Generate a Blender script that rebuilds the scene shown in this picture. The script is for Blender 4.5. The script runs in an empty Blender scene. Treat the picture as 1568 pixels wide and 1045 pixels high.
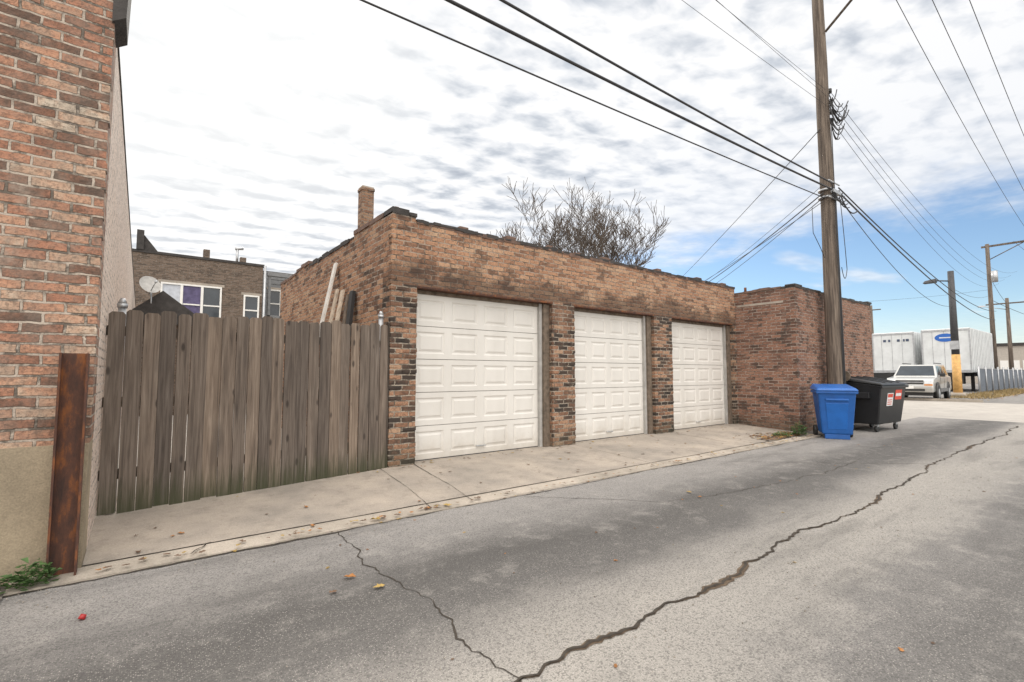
import bpy, bmesh, math, random
from mathutils import Vector, Matrix
random.seed(7)
S=bpy.context.scene
C=S.collection
R=math.radians
# ------------------------------------------------------------------ helpers
class NT:
    def __init__(s,nt): s.nt=nt; s.n=nt.nodes; s.l=nt.links
    def node(s,t,**k):
        n=s.n.new(t)
        for a,b in k.items(): setattr(n,a,b)
        return n
    def put(s,sock,v):
        if hasattr(v,'links') or hasattr(v,'is_linked'): s.l.new(v,sock)
        else: sock.default_value=v
    def m(s,op,a,b=None,c=None,clamp=False):
        n=s.node('ShaderNodeMath',operation=op); n.use_clamp=clamp
        s.put(n.inputs[0],a)
        if b is not None: s.put(n.inputs[1],b)
        if c is not None: s.put(n.inputs[2],c)
        return n.outputs[0]
    def sm(s,v,a,b,o0=0.,o1=1.):
        n=s.node('ShaderNodeMapRange',interpolation_type='SMOOTHSTEP')
        s.put(n.inputs[0],v); n.inputs[1].default_value=a; n.inputs[2].default_value=b
        n.inputs[3].default_value=o0; n.inputs[4].default_value=o1
        return n.outputs[0]
    def noise(s,vec,scale,detail=3,rough=.5,dist=0):
        n=s.node('ShaderNodeTexNoise'); s.l.new(vec,n.inputs['Vector'])
        n.inputs['Scale'].default_value=scale; n.inputs['Detail'].default_value=detail
        n.inputs['Roughness'].default_value=rough; n.inputs['Distortion'].default_value=dist
        return n.outputs['Fac']
    def vor(s,vec,scale,out='Distance',feature='F1'):
        n=s.node('ShaderNodeTexVoronoi',feature=feature); s.l.new(vec,n.inputs['Vector'])
        n.inputs['Scale'].default_value=scale
        return n.outputs[out]
    def comb(s,x,y,z):
        n=s.node('ShaderNodeCombineXYZ')
        for i,v in enumerate((x,y,z)): s.put(n.inputs[i],v)
        return n.outputs[0]
    def sep(s,v):
        n=s.node('ShaderNodeSeparateXYZ'); s.l.new(v,n.inputs[0]); return n.outputs
    def ramp(s,f,stops,interp='LINEAR'):
        n=s.node('ShaderNodeValToRGB'); n.color_ramp.interpolation=interp
        e=n.color_ramp.elements
        while len(e)<len(stops): e.new(.5)
        for i,(p,c) in enumerate(stops):
            e[i].position=p; e[i].color=(*c,1) if len(c)==3 else c
        s.put(n.inputs[0],f); return n.outputs[0]
    def mix(s,f,a,b,bt='MIX'):
        n=s.node('ShaderNodeMix',data_type='RGBA',blend_type=bt)
        s.put(n.inputs[0],f)
        for i,v in ((6,a),(7,b)):
            if isinstance(v,tuple): v=(*v,1) if len(v)==3 else v
            s.put(n.inputs[i],v)
        return n.outputs[2]
    def scale(s,v,k):
        n=s.node('ShaderNodeVectorMath',operation='MULTIPLY'); s.l.new(v,n.inputs[0]); n.inputs[1].default_value=k
        return n.outputs[0]
def newmat(name):
    m=bpy.data.materials.new(name); m.use_nodes=True
    t=NT(m.node_tree); b=m.node_tree.nodes['Principled BSDF']
    pos=t.node('ShaderNodeNewGeometry').outputs['Position']
    return m,t,b,pos
def bump(t,b,h,strength=.5,dist=.01):
    n=t.node('ShaderNodeBump'); n.inputs['Strength'].default_value=strength
    n.inputs['Distance'].default_value=dist; t.l.new(h,n.inputs['Height']); t.l.new(n.outputs[0],b.inputs['Normal'])
def simple(name,col,rough=.6,metal=0,var=.25,scale=6,coat=0,bmp=0):
    m,t,b,pos=newmat(name)
    f=t.noise(pos,scale,4,.6)
    c2=tuple(max(0,x*(1-var)) for x in col); c3=tuple(min(1,x*(1+var*.6)) for x in col)
    t.l.new(t.ramp(f,[(.3,c2),(.7,c3)]),b.inputs['Base Color'])
    b.inputs['Roughness'].default_value=rough; b.inputs['Metallic'].default_value=metal
    if coat: b.inputs['Coat Weight'].default_value=coat
    if bmp: bump(t,b,t.noise(pos,scale*8,3),.4,bmp)
    return m
def link(o,parent=None):
    C.objects.link(o)
    if parent: o.parent=parent
    return o
def empty(name,loc=(0,0,0),rz=0):
    e=bpy.data.objects.new(name,None); e.empty_display_size=.2; e.location=loc; e.rotation_euler=(0,0,rz)
    return link(e)
def mesh(name,vs,fs,mat,parent=None,smooth=False,mats=None,mi=None):
    me=bpy.data.meshes.new(name); me.from_pydata([tuple(v) for v in vs],[],fs); me.update()
    if mats:
        for x in mats: me.materials.append(x)
        for p,i in zip(me.polygons,mi): p.material_index=i
    else: me.materials.append(mat)
    if smooth:
        for p in me.polygons: p.use_smooth=True
    return link(bpy.data.objects.new(name,me),parent)
BF=[(0,3,2,1),(4,5,6,7),(0,1,5,4),(1,2,6,5),(2,3,7,6),(3,0,4,7)]
def bev(o,w,seg=2):
    if w:
        b=o.modifiers.new('b','BEVEL'); b.width=w; b.segments=seg; b.limit_method='ANGLE'
    return o
def box(name,x0,x1,y0,y1,z0,z1,mat,parent=None,b=0):
    vs=[(x0,y0,z0),(x1,y0,z0),(x1,y1,z0),(x0,y1,z0),(x0,y0,z1),(x1,y0,z1),(x1,y1,z1),(x0,y1,z1)]
    return bev(mesh(name,vs,BF,mat,parent),b)
def hexa(name,bot,top,mat,parent=None,b=0,seg=2):
    return bev(mesh(name,list(bot)+list(top),BF,mat,parent),b,seg)
def cyl(name,p0,p1,r0,r1,mat,parent=None,n=16,smooth=True):
    p0=Vector(p0);p1=Vector(p1); d=(p1-p0).normalized(); q=d.to_track_quat('Z','Y')
    vs=[];
    for p,r in ((p0,r0),(p1,r1)):
        for i in range(n):
            a=2*math.pi*i/n; vs.append(p+q@Vector((r*math.cos(a),r*math.sin(a),0)))
    fs=[(i,(i+1)%n,n+(i+1)%n,n+i) for i in range(n)]+[tuple(range(n))[::-1],tuple(range(n,2*n))]
    o=mesh(name,vs,fs,mat,parent)
    if smooth:
        for p in o.data.polygons:
            if len(p.vertices)==4: p.use_smooth=True
    return o
def curve(name,lines,mat,parent=None,res=1):
    cu=bpy.data.curves.new(name,'CURVE'); cu.dimensions='3D'; cu.bevel_depth=1; cu.bevel_resolution=res; cu.use_fill_caps=True
    for pts,rad in lines:
        s=cu.splines.new('POLY'); s.points.add(len(pts)-1)
        for i,p in enumerate(pts):
            s.points[i].co=(*p,1); s.points[i].radius=rad[i] if isinstance(rad,(list,tuple)) else rad
    cu.materials.append(mat)
    return link(bpy.data.objects.new(name,cu),parent)
def sag(a,b,s,n=28):
    a=Vector(a);b=Vector(b)
    return [a.lerp(b,i/n)-Vector((0,0,4*s*(i/n)*(1-i/n))) for i in range(n+1)]
# ------------------------------------------------------------------ materials
def brick(name,stops,mortar,shift=0.,lowamp=.5,soot=None,w=.215,h=.071,ms=.009,bs=.6,moss=False,rnd=.55,grey=.0,lint=False,dark=.6):
    m,t,b,pos=newmat(name)
    x,y,z=t.sep(pos)
    u=t.m('ADD',x,y)
    v=t.comb(u,z,0)
    dn=t.node('ShaderNodeTexNoise'); t.l.new(pos,dn.inputs['Vector']); dn.inputs['Scale'].default_value=8; dn.inputs['Detail'].default_value=3
    vm=t.node('ShaderNodeVectorMath',operation='MULTIPLY_ADD'); t.l.new(dn.outputs['Color'],vm.inputs[0]); vm.inputs[1].default_value=(.024,.022,0); t.l.new(v,vm.inputs[2])
    br=t.node('ShaderNodeTexBrick'); t.l.new(vm.outputs[0],br.inputs['Vector'])
    br.inputs['Scale'].default_value=1; br.inputs['Color1'].default_value=(0,0,0,1); br.inputs['Color2'].default_value=(1,1,1,1); br.inputs['Mortar'].default_value=(.5,.5,.5,1)
    br.inputs['Mortar Size'].default_value=ms; br.inputs['Mortar Smooth'].default_value=.3; br.inputs['Brick Width'].default_value=w; br.inputs['Row Height'].default_value=h
    br.offset=.5
    low=t.noise(pos,.9,3,.65); mid=t.noise(pos,9,4,.7); fine=t.noise(pos,55,2,.7)
    f=t.m('ADD',t.m('MULTIPLY',br.outputs['Color'],rnd),t.m('MULTIPLY_ADD',low,lowamp,shift-.5*lowamp+.5-rnd*.5))
    f=t.m('ADD',f,t.m('MULTIPLY_ADD',mid,.7,-.35))
    col=t.ramp(f,stops)
    col=t.mix(t.m('MULTIPLY',t.sm(fine,.42,.68),.5),col,(.06,.05,.043))
    if grey: col=t.mix(t.m('MULTIPLY',t.sm(t.noise(pos,4,3,.7),.40,.62),grey),col,(.21,.175,.145))
    mm=t.mix(t.sm(mid,.42,.62),mortar,tuple(c*.3 for c in mortar))
    col=t.mix(br.outputs['Fac'],col,mm)
    cl=t.noise(pos,2.3,5,.8)
    col=t.mix(t.m('MULTIPLY',t.sm(cl,.56,.74),.4),col,mortar)
    # soot clusters that follow single bricks
    ck=t.m('ADD',cl,t.m('MULTIPLY_ADD',br.outputs['Color'],.16,-.08))
    col=t.mix(t.m('MULTIPLY',t.sm(ck,.48,.35),dark),col,(.055,.045,.039))
    if soot or lint:
        zn=t.m('ADD',z,t.m('MULTIPLY_ADD',t.noise(pos,2.5,4,.7),1.1,-.55))
        for (a,bb,k) in (soot or ()):
            col=t.mix(t.m('MULTIPLY',t.sm(zn,a,bb),k),col,(.04,.033,.03))
        if lint:
            g=t.m('MULTIPLY',t.sm(zn,3.0,2.7),t.sm(z,2.5,2.6)); col=t.mix(t.m('MULTIPLY',g,.62),col,(.05,.036,.03))
    if moss:
        g=t.sm(z,.5,.1); col=t.mix(t.m('MULTIPLY',g,.5),col,(.05,.05,.035))
    t.l.new(col,b.inputs['Base Color']); b.inputs['Roughness'].default_value=.92
    b.inputs['Specular IOR Level'].default_value=.2
    hgt=t.m('SUBTRACT',t.m('ADD',t.m('MULTIPLY',fine,.3),t.m('MULTIPLY',mid,.8)),br.outputs['Fac'])
    hgt=t.m('ADD',hgt,t.m('MULTIPLY',br.outputs['Color'],.4))
    bump(t,b,hgt,bs,.018)
    return m
STF=[(0,(.06,.046,.039)),(.18,(.17,.105,.073)),(.36,(.33,.175,.108)),(.6,(.45,.255,.155)),(.85,(.50,.34,.225)),(1,(.54,.43,.32))]
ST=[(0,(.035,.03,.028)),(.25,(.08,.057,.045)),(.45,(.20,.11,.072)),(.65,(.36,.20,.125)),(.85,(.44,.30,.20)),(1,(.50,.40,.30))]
M_front=brick('garage_brick',STF,(.36,.29,.23),.05,.6,soot=[(3.3,3.9,.6)],lint=True,dark=.6,rnd=.42)
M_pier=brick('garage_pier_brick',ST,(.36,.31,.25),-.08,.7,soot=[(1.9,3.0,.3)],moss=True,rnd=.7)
M_side=brick('garage_side_brick',STF,(.40,.34,.28),.0,.8,soot=[(3.1,3.85,.35)],rnd=.55,dark=.6)
M_bump=brick('annex_brick',[(0,(.055,.042,.037)),(.3,(.16,.088,.066)),(.55,(.28,.145,.10)),(.8,(.35,.205,.145)),(1,(.42,.32,.25))],(.33,.275,.23),-.0,.7,soot=[(3.0,3.8,.45)],moss=True,rnd=.4,dark=.7)
M_near=brick('old_common_brick',[(0,(.10,.075,.06)),(.22,(.21,.12,.085)),(.42,(.38,.185,.12)),(.65,(.47,.26,.17)),(.85,(.49,.34,.245)),(1,(.52,.44,.35))],(.45,.385,.32),.04,.4,bs=1.,rnd=.75,grey=.42,ms=.0095,dark=.4)
M_pale=brick('pale_side_brick',[(0,(.56,.43,.35)),(.5,(.74,.60,.50)),(1,(.78,.67,.59))],(.72,.62,.54),.1,.3,rnd=.3,dark=.08)
M_far=brick('far_brown_brick',[(0,(.08,.065,.052)),(.5,(.17,.125,.095)),(1,(.26,.195,.15))],(.24,.21,.18),0,.3,w=.22,h=.075,dark=.3)
M_tar=simple('roof_tar',(.05,.045,.042),.85,var=.4,bmp=.01)
M_tile=simple('coping_tile',(.15,.09,.065),.7,var=.5,scale=9)
M_black=simple('black_rubber',(.02,.02,.02),.6)
M_wire=simple('wire_insulation',(.03,.03,.033),.6)
M_galv=simple('galvanised_steel',(.45,.46,.47),.45,.7,var=.2)
M_white=simple('white_paint',(.74,.73,.70),.5,var=.06)
M_glass=simple('dark_glass',(.03,.04,.05),.08,var=.3,scale=2)
M_jamb=simple('weathered_jamb',(.15,.115,.085),.85,var=.5,scale=12,bmp=.004)
M_greyjamb=simple('grey_jamb',(.38,.37,.35),.7,var=.25,scale=8)
# asphalt
def asphalt(name,bands=True,base=.18):
    m,t,b,pos=newmat(name); x,y,z=t.sep(pos)
    lowv=t.noise(pos,.55,3,.6); mid=t.noise(pos,3.5,4,.7)
    wob=t.m('SUBTRACT',lowv,.5)
    yy=t.m('ADD',t.m('ADD',y,t.m('MULTIPLY',wob,.9)),t.m('MULTIPLY_ADD',mid,.5,-.25))
    k=base
    def g(v,w=(1,.955,.905)): return tuple(v*k*a for a in w)
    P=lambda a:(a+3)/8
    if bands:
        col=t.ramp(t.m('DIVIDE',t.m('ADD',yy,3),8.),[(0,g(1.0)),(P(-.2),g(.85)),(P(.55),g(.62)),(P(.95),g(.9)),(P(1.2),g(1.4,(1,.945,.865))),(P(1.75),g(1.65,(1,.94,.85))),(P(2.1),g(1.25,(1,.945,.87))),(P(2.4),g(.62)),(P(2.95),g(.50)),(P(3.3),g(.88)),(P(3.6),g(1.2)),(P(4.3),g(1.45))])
    else: col=t.ramp(wob,[(0,g(.9)),(1,g(1.2))])
    st=t.noise(t.scale(pos,(.3,1.7,1)),1.1,4,.65)
    col=t.mix(t.m('MULTIPLY',t.sm(st,.48,.68),.42),col,g(.45))
    col=t.mix(t.m('MULTIPLY',t.sm(mid,.5,.72),.35),col,g(1.8,(1,.94,.86)))
    n=t.node('ShaderNodeTexVoronoi'); t.l.new(pos,n.inputs['Vector']); n.inputs['Scale'].default_value=120
    cell=t.sep(n.outputs['Color'])[0]
    worn=t.sm(st,.62,.42,.3,.65)
    agg=t.m('MULTIPLY',t.m('MULTIPLY',t.sm(cell,.6,.92),t.sm(n.outputs['Distance'],.5,.2)),worn)
    col=t.mix(agg,col,g(2.3,(1,.935,.85)))
    dk=t.m('MULTIPLY',t.sm(cell,.4,.08),.5)
    col=t.mix(dk,col,g(.32))
    fn=t.noise(pos,150,2,.7)
    col=t.mix(1.,col,t.ramp(fn,[(.25,(.6,.6,.6)),(.75,(1.4,1.4,1.4))]),'MULTIPLY')
    t.l.new(col,b.inputs['Base Color']); b.inputs['Roughness'].default_value=.88; b.inputs['Specular IOR Level'].default_value=.3
    hh=t.m('ADD',t.m('MULTIPLY',agg,.6),t.m('ADD',fn,t.m('MULTIPLY',mid,.8)))
    bump(t,b,hh,.6,.006)
    return m
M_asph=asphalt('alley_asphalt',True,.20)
M_asph2=asphalt('lot_asphalt',False,.24)
def concrete(name,col,base2,var=1.):
    m,t,b,pos=newmat(name); x,y,z=t.sep(pos)
    c=t.ramp(t.noise(pos,1.3,4,.65),[(.3,base2),(.65,col)])
    c=t.mix(t.m('MULTIPLY',t.sm(t.noise(pos,5,5,.75),.48,.72),.5*var),c,tuple(v*.45 for v in col))
    fn=t.noise(pos,90,3,.7)
    c=t.mix(1.,c,t.ramp(fn,[(.2,(.72,.72,.72)),(.8,(1.25,1.25,1.25))]),'MULTIPLY')
    t.l.new(c,b.inputs['Base Color']); b.inputs['Roughness'].default_value=.9
    bump(t,b,fn,.5,.006)
    return m
M_conc=concrete('apron_concrete',(.41,.355,.295),(.26,.232,.20))
M_curb=concrete('curb_concrete',(.45,.395,.33),(.29,.255,.21))
M_found=concrete('rough_foundation',(.38,.31,.215),(.22,.18,.125),.9)
M_street=concrete('street_concrete',(.42,.39,.35),(.33,.305,.275),.5)
M_crack=simple('crack_dirt',(.05,.04,.03),.95,var=.5,scale=20)
M_crackb=simple('crack_soil',(.12,.085,.055),.95,var=.6,scale=20)
M_gravel=concrete('gravel_soil',(.16,.14,.12),(.09,.08,.07))
M_groundm=concrete('ground_soil',(.30,.27,.22),(.2,.18,.14))
# wood fence
def wood():
    m,t,b,pos=newmat('weathered_fence_wood'); x,y,z=t.sep(pos)
    oi=t.node('ShaderNodeObjectInfo'); rnd=oi.outputs['Random']
    sv=t.comb(t.m('MULTIPLY',x,38),t.m('MULTIPLY',rnd,40),t.m('MULTIPLY',z,1.6))
    g=t.noise(sv,1.,5,.65,.6)
    c=t.ramp(g,[(.25,(.06,.048,.04)),(.45,(.135,.108,.088)),(.62,(.20,.166,.138)),(.8,(.29,.25,.215))])
    c=t.mix(1.,c,t.ramp(rnd,[(0,(.66,.65,.65)),(.5,(1,.97,.94)),(1,(1.35,1.26,1.15))]),'MULTIPLY')
    kn=t.vor(t.comb(t.m('MULTIPLY',x,7),rnd,t.m('MULTIPLY',z,2.6)),1.)
    c=t.mix(t.m('MULTIPLY',t.sm(kn,.15,.06),.8),c,(.03,.022,.018))
    st=t.sm(t.noise(t.comb(t.m('MULTIPLY',x,5),0.,t.m('MULTIPLY',z,.9)),1.,3,.6),.5,.7)
    c=t.mix(t.m('MULTIPLY',st,.5),c,(.055,.045,.038))
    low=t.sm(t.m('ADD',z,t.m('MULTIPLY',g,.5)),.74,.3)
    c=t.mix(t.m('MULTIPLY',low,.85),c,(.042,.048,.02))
    t.l.new(c,b.inputs['Base Color']); b.inputs['Roughness'].default_value=.9
    bump(t,b,g,.5,.006); return m
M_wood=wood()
def rust():
    m,t,b,pos=newmat('rusty_steel')
    f=t.noise(t.scale(pos,(1,1,.35)),14,5,.7)
    t.l.new(t.ramp(f,[(.3,(.035,.02,.016)),(.5,(.085,.036,.022)),(.66,(.22,.075,.02)),(.85,(.38,.17,.07))]),b.inputs['Base Color'])
    b.inputs['Roughness'].default_value=.85; bump(t,b,f,.6,.006); return m
M_rust=rust()
def doorpaint():
    m,t,b,pos=newmat('door_white_paint'); x,y,z=t.sep(pos)
    c=t.ramp(t.noise(t.scale(pos,(1,1,.3)),2.2,3,.6),[(.3,(.60,.58,.54)),(.7,(.68,.66,.62))])
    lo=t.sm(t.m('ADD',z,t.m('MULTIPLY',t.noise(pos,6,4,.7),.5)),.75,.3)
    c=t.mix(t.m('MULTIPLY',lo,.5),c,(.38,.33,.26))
    sp=t.sm(t.noise(pos,22,4,.75),.65,.73)
    c=t.mix(t.m('MULTIPLY',sp,.4),c,(.36,.31,.24))
    t.l.new(c,b.inputs['Base Color']); b.inputs['Roughness'].default_value=.5; return m
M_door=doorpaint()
def polewood():
    m,t,b,pos=newmat('utility_pole_wood')
    f=t.noise(t.scale(pos,(14,14,.6)),1.6,5,.7)
    c=t.ramp(f,[(.28,(.035,.028,.023)),(.46,(.10,.078,.062)),(.6,(.19,.152,.12)),(.8,(.30,.25,.205))])
    t.l.new(c,b.inputs['Base Color']); b.inputs['Roughness'].default_value=.9; bump(t,b,f,.9,.03); return m
M_pole=polewood()
# ------------------------------------------------------------------ ground
mesh('ground',[(-400,-400,-.03),(700,-400,-.03),(700,600,-.03),(-400,600,-.03)],[(0,1,2,3)],M_groundm)
def sheet(name,x0,x1,y0,y1,z0,z1,mat,parent=None):
    return mesh(name,[(x0,y0,z0),(x1,y0,z0),(x1,y1,z1),(x0,y1,z1)],[(0,1,2,3)],mat,parent)
sheet('alley_road',-40,19.5,-3.5,4.30,0,0,M_asph)
sheet('alley_road_beyond_street',31.5,110,-3.5,4.6,0,0,M_asph2)
sheet('cross_street',19.5,31.5,-90,90,-.004,-.004,M_street)
sheet('parking_lot',31.5,110,4.6,60,-.006,-.006,M_asph2)
sheet('building_side_lot',16.8,19.5,4.3,40,.0,.0,M_street)
sheet('pavement_strip',-.26,11.74,4.49,6.32,.035,.13,M_conc)
sheet('pavement_edge_by_annex',11.74,16.8,4.3,4.69,.02,.04,M_gravel)
hexa('concrete_curb',[(-.6,4.28,-.02),(11.74,4.28,-.02),(11.74,4.48,-.02),(-.6,4.48,-.02)],[(-.6,4.28,.014),(11.74,4.28,.014),(11.74,4.48,.034),(-.6,4.48,.034)],M_curb)
sheet('gravel_edge',-8,-.6,4.05,4.6,.006,.02,M_gravel)
sheet('yard_ground',-.26,2.64,6.32,24,.1,.1,M_street)
def ribbon(name,pts,w,mat,seed,zf,step=.035,jit=.02,patch=0):
    rr=random.Random(seed); P=[]
    for a,b in zip(pts,pts[1:]):
        a=Vector(a);b=Vector(b);n=max(2,int((b-a).length/step))
        for i in range(n): P.append(a.lerp(b,i/n))
    P.append(Vector(pts[-1])); off=0; vs=[];
    wv=w
    for i,p in enumerate(P):
        d=(P[min(i+1,len(P)-1)]-P[max(i-1,0)]).normalized(); nn=Vector((-d.y,d.x))
        off=off*.93+rr.uniform(-jit,jit); wv=max(w*.25,min(w*1.9,wv+rr.uniform(-.35,.35)*w))
        ww=wv
        if patch: ww*= .25+patch*max(0,math.sin(p.x*3.1+1.4)*math.sin(p.x*1.13+.6))
        for s in (-1,1):
            q=p+nn*(off+s*(ww*.5+rr.uniform(0,w*.3))); vs.append((q.x,q.y,zf(q.x,q.y)))
    fs=[(2*i,2*i+2,2*i+3,2*i+1) for i in range(len(P)-1)]
    return mesh(name,vs,fs,mat)
def gz(x,y):
    if y<4.28: return .004
    if y<4.49: return .038
    return .039+(y-4.49)/(6.32-4.49)*.095
crk=empty('pavement_cracks')
def rib(*a,**k):
    o=ribbon(*a,**k); o.parent=crk
seam=[(-1,1.72),(1.4,1.76),(3.2,1.72),(3.9,1.83),(6,1.8),(10.5,1.95),(18,1.95)]
# same random walk for both ribbons so the soil sits under the open joint
rib('centre_seam_soil',seam,.028,M_crackb,2,lambda x,y:.004,patch=1.3)
rib('centre_seam',seam,.010,M_crack,2,lambda x,y:.008,jit=.02)
rib('transverse_crack',[(1.4,4.25),(1.3,3.5),(1.42,2.6),(1.35,2.2),(1.42,1.75)],.008,M_crack,3,lambda x,y:.004)
rib('crack_small',[(1.42,1.75),(1.2,1.5),(1.1,.7)],.01,M_crack,4,lambda x,y:.004,jit=.015)
rib('curb_edge_crack',[(-.6,4.26),(11.7,4.27)],.016,M_crack,5,lambda x,y:.0045,jit=.008)
rib('curb_back_joint',[(-.3,4.49),(11.7,4.49)],.008,M_crack,6,lambda x,y:.0385,jit=.003)
for i,x in enumerate((2.52,3.0,6.05,8.9)):
    rib('slab_joint_%d'%i,[(x-.2*(x<3.2)*(x>1),4.3),(x-.1*(x<3.2)*(x>1),4.9),(x,6.1)],.006,M_crack,20+i,lambda x,y:gz(x,y)+.001,jit=.003)
rib('fine_crack_a',[(7,4.2),(8.2,3.1),(9.5,1.9)],.005,M_crack,31,lambda x,y:.004)
rib('fine_crack_b',[(3.4,4.2),(4.4,3.1),(7.4,2.7),(9.2,2.75)],.004,M_crack,35,lambda x,y:.004)
rib('fine_crack_curb',[(.35,4.3),(.5,4.5)],.006,M_crack,33,lambda x,y:.039)
# ------------------------------------------------------------------ garage
G=empty('brick_garage')
T=3.50
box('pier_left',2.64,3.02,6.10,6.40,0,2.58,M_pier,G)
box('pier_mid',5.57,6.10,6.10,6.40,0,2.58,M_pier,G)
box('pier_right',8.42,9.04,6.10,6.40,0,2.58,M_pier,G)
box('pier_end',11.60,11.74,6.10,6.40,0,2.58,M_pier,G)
box('front_header',2.64,11.74,6.10,6.40,2.58,T,M_front,G)
box('side_wall',2.64,2.94,6.40,12.7,0,T+.03,M_side,G)
box('rear_wall',2.94,11.74,12.4,12.7,0,T,M_side,G)
box('corner_cap_block',2.64,2.99,6.10,6.4,T,T+.07,M_side,G)
box('side_step_a',2.64,2.94,6.4,7.6,T+.03,T+.09,M_side,G)
box('side_step_b',2.64,2.94,10.2,11.2,T+.03,T+.10,M_side,G)
box('roof',2.94,11.74,6.40,12.4,3.1,3.18,M_tar,G)
# a few bricks standing slightly proud / worn back along pier edges break the straight arrises
rb=random.Random(14)
for (xe,z1,mt) in ((2.64,3.45,M_pier),(3.02,2.55,M_pier),(5.57,2.55,M_pier),(6.10,2.55,M_pier),(8.42,2.55,M_pier),(9.04,2.55,M_pier)):
    s=1 if xe in (3.02,6.10,9.04) else -1
    zc=.15
    while zc<z1-.08:
        if rb.random()<.45:
            p_=rb.uniform(.003,.011); w_=rb.choice((.10,.2))
            xa,xb=(xe-w_,xe+p_) if s>0 else (xe-p_,xe+w_)
            box('proud_brick',xa,xb,6.10-rb.uniform(.003,.010),6.2,zc+.005,zc+.062,mt if zc<2.5 else M_front,G,.004)
        zc+=.071
def coping(name,ax,c0,c1,fix0,fix1,ztop,mat,parent,seed,h=(.018,.05),seg=.16):
    rr=random.Random(seed); vs=[];fs=[];p=c0;i=0;z=ztop
    while p<c1-.01:
        q=min(c1,p+rr.uniform(seg*.5,seg*1.6)); hh=rr.uniform(*h); o=rr.uniform(.004,.022)
        if rr.random()<.1: hh+=rr.uniform(.02,.04)
        a,b=fix0-o,fix1+o
        k=len(vs)
        pts=[(p,a),(q,a),(q,b),(p,b)]
        for zz in (z-rr.uniform(.004,.03),z+hh):
            for (s,t_) in pts:
                zz2=zz+rr.uniform(-.006,.006)
                vs.append((s,t_,zz2) if ax=='x' else (t_,s,zz2))
        fs+= [tuple(k+j for j in f) for f in BF]; p=q
    return mesh(name,vs,fs,mat,parent)
coping('front_coping','x',3.0,11.74,6.10,6.40,T,M_tar,G,1,(.014,.03))
coping('front_tile_course','x',3.0,11.6,6.102,6.39,T-.028,M_tile,G,21,(.028,.045),.22)
coping('corner_coping','x',2.64,3.0,6.1,6.4,T+.07,M_tar,G,2,(.012,.03))
coping('side_coping_a','y',6.4,7.6,2.64,2.94,T+.09,M_tile,G,3,(.02,.05),.3)
coping('side_coping_b','y',7.6,10.2,2.64,2.94,T+.03,M_tar,G,4,(.02,.07),.25)
coping('side_coping_c','y',10.2,11.2,2.64,2.94,T+.1,M_tile,G,5,(.02,.06),.3)
coping('side_coping_d','y',11.2,12.7,2.64,2.94,T+.03,M_tile,G,6,(.02,.05),.25)
for i,(x,w,h) in enumerate([(2.68,.07,.04),(3.72,.16,.03),(4.6,.2,.04),(5.5,.12,.03),(6.9,.22,.035),(8.6,.15,.04),(10.1,.2,.04),(11.2,.2,.035)]):
    box('loose_coping_%d'%i,x,x+w,6.12,6.33,T+.02+(.07 if x<3 else 0),T+.045+h+(.07 if x<3 else 0),M_tile,G,.012)
for i,(a,b) in enumerate(((3.02,5.57),(6.10,8.42),(9.04,11.60))):
    box('steel_angle_%d'%i,a+.002,b-.002,6.092,6.23,2.555,2.58,M_rust,G)
doors=[(3.02,5.57),(6.10,8.42),(9.04,11.60)]
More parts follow.
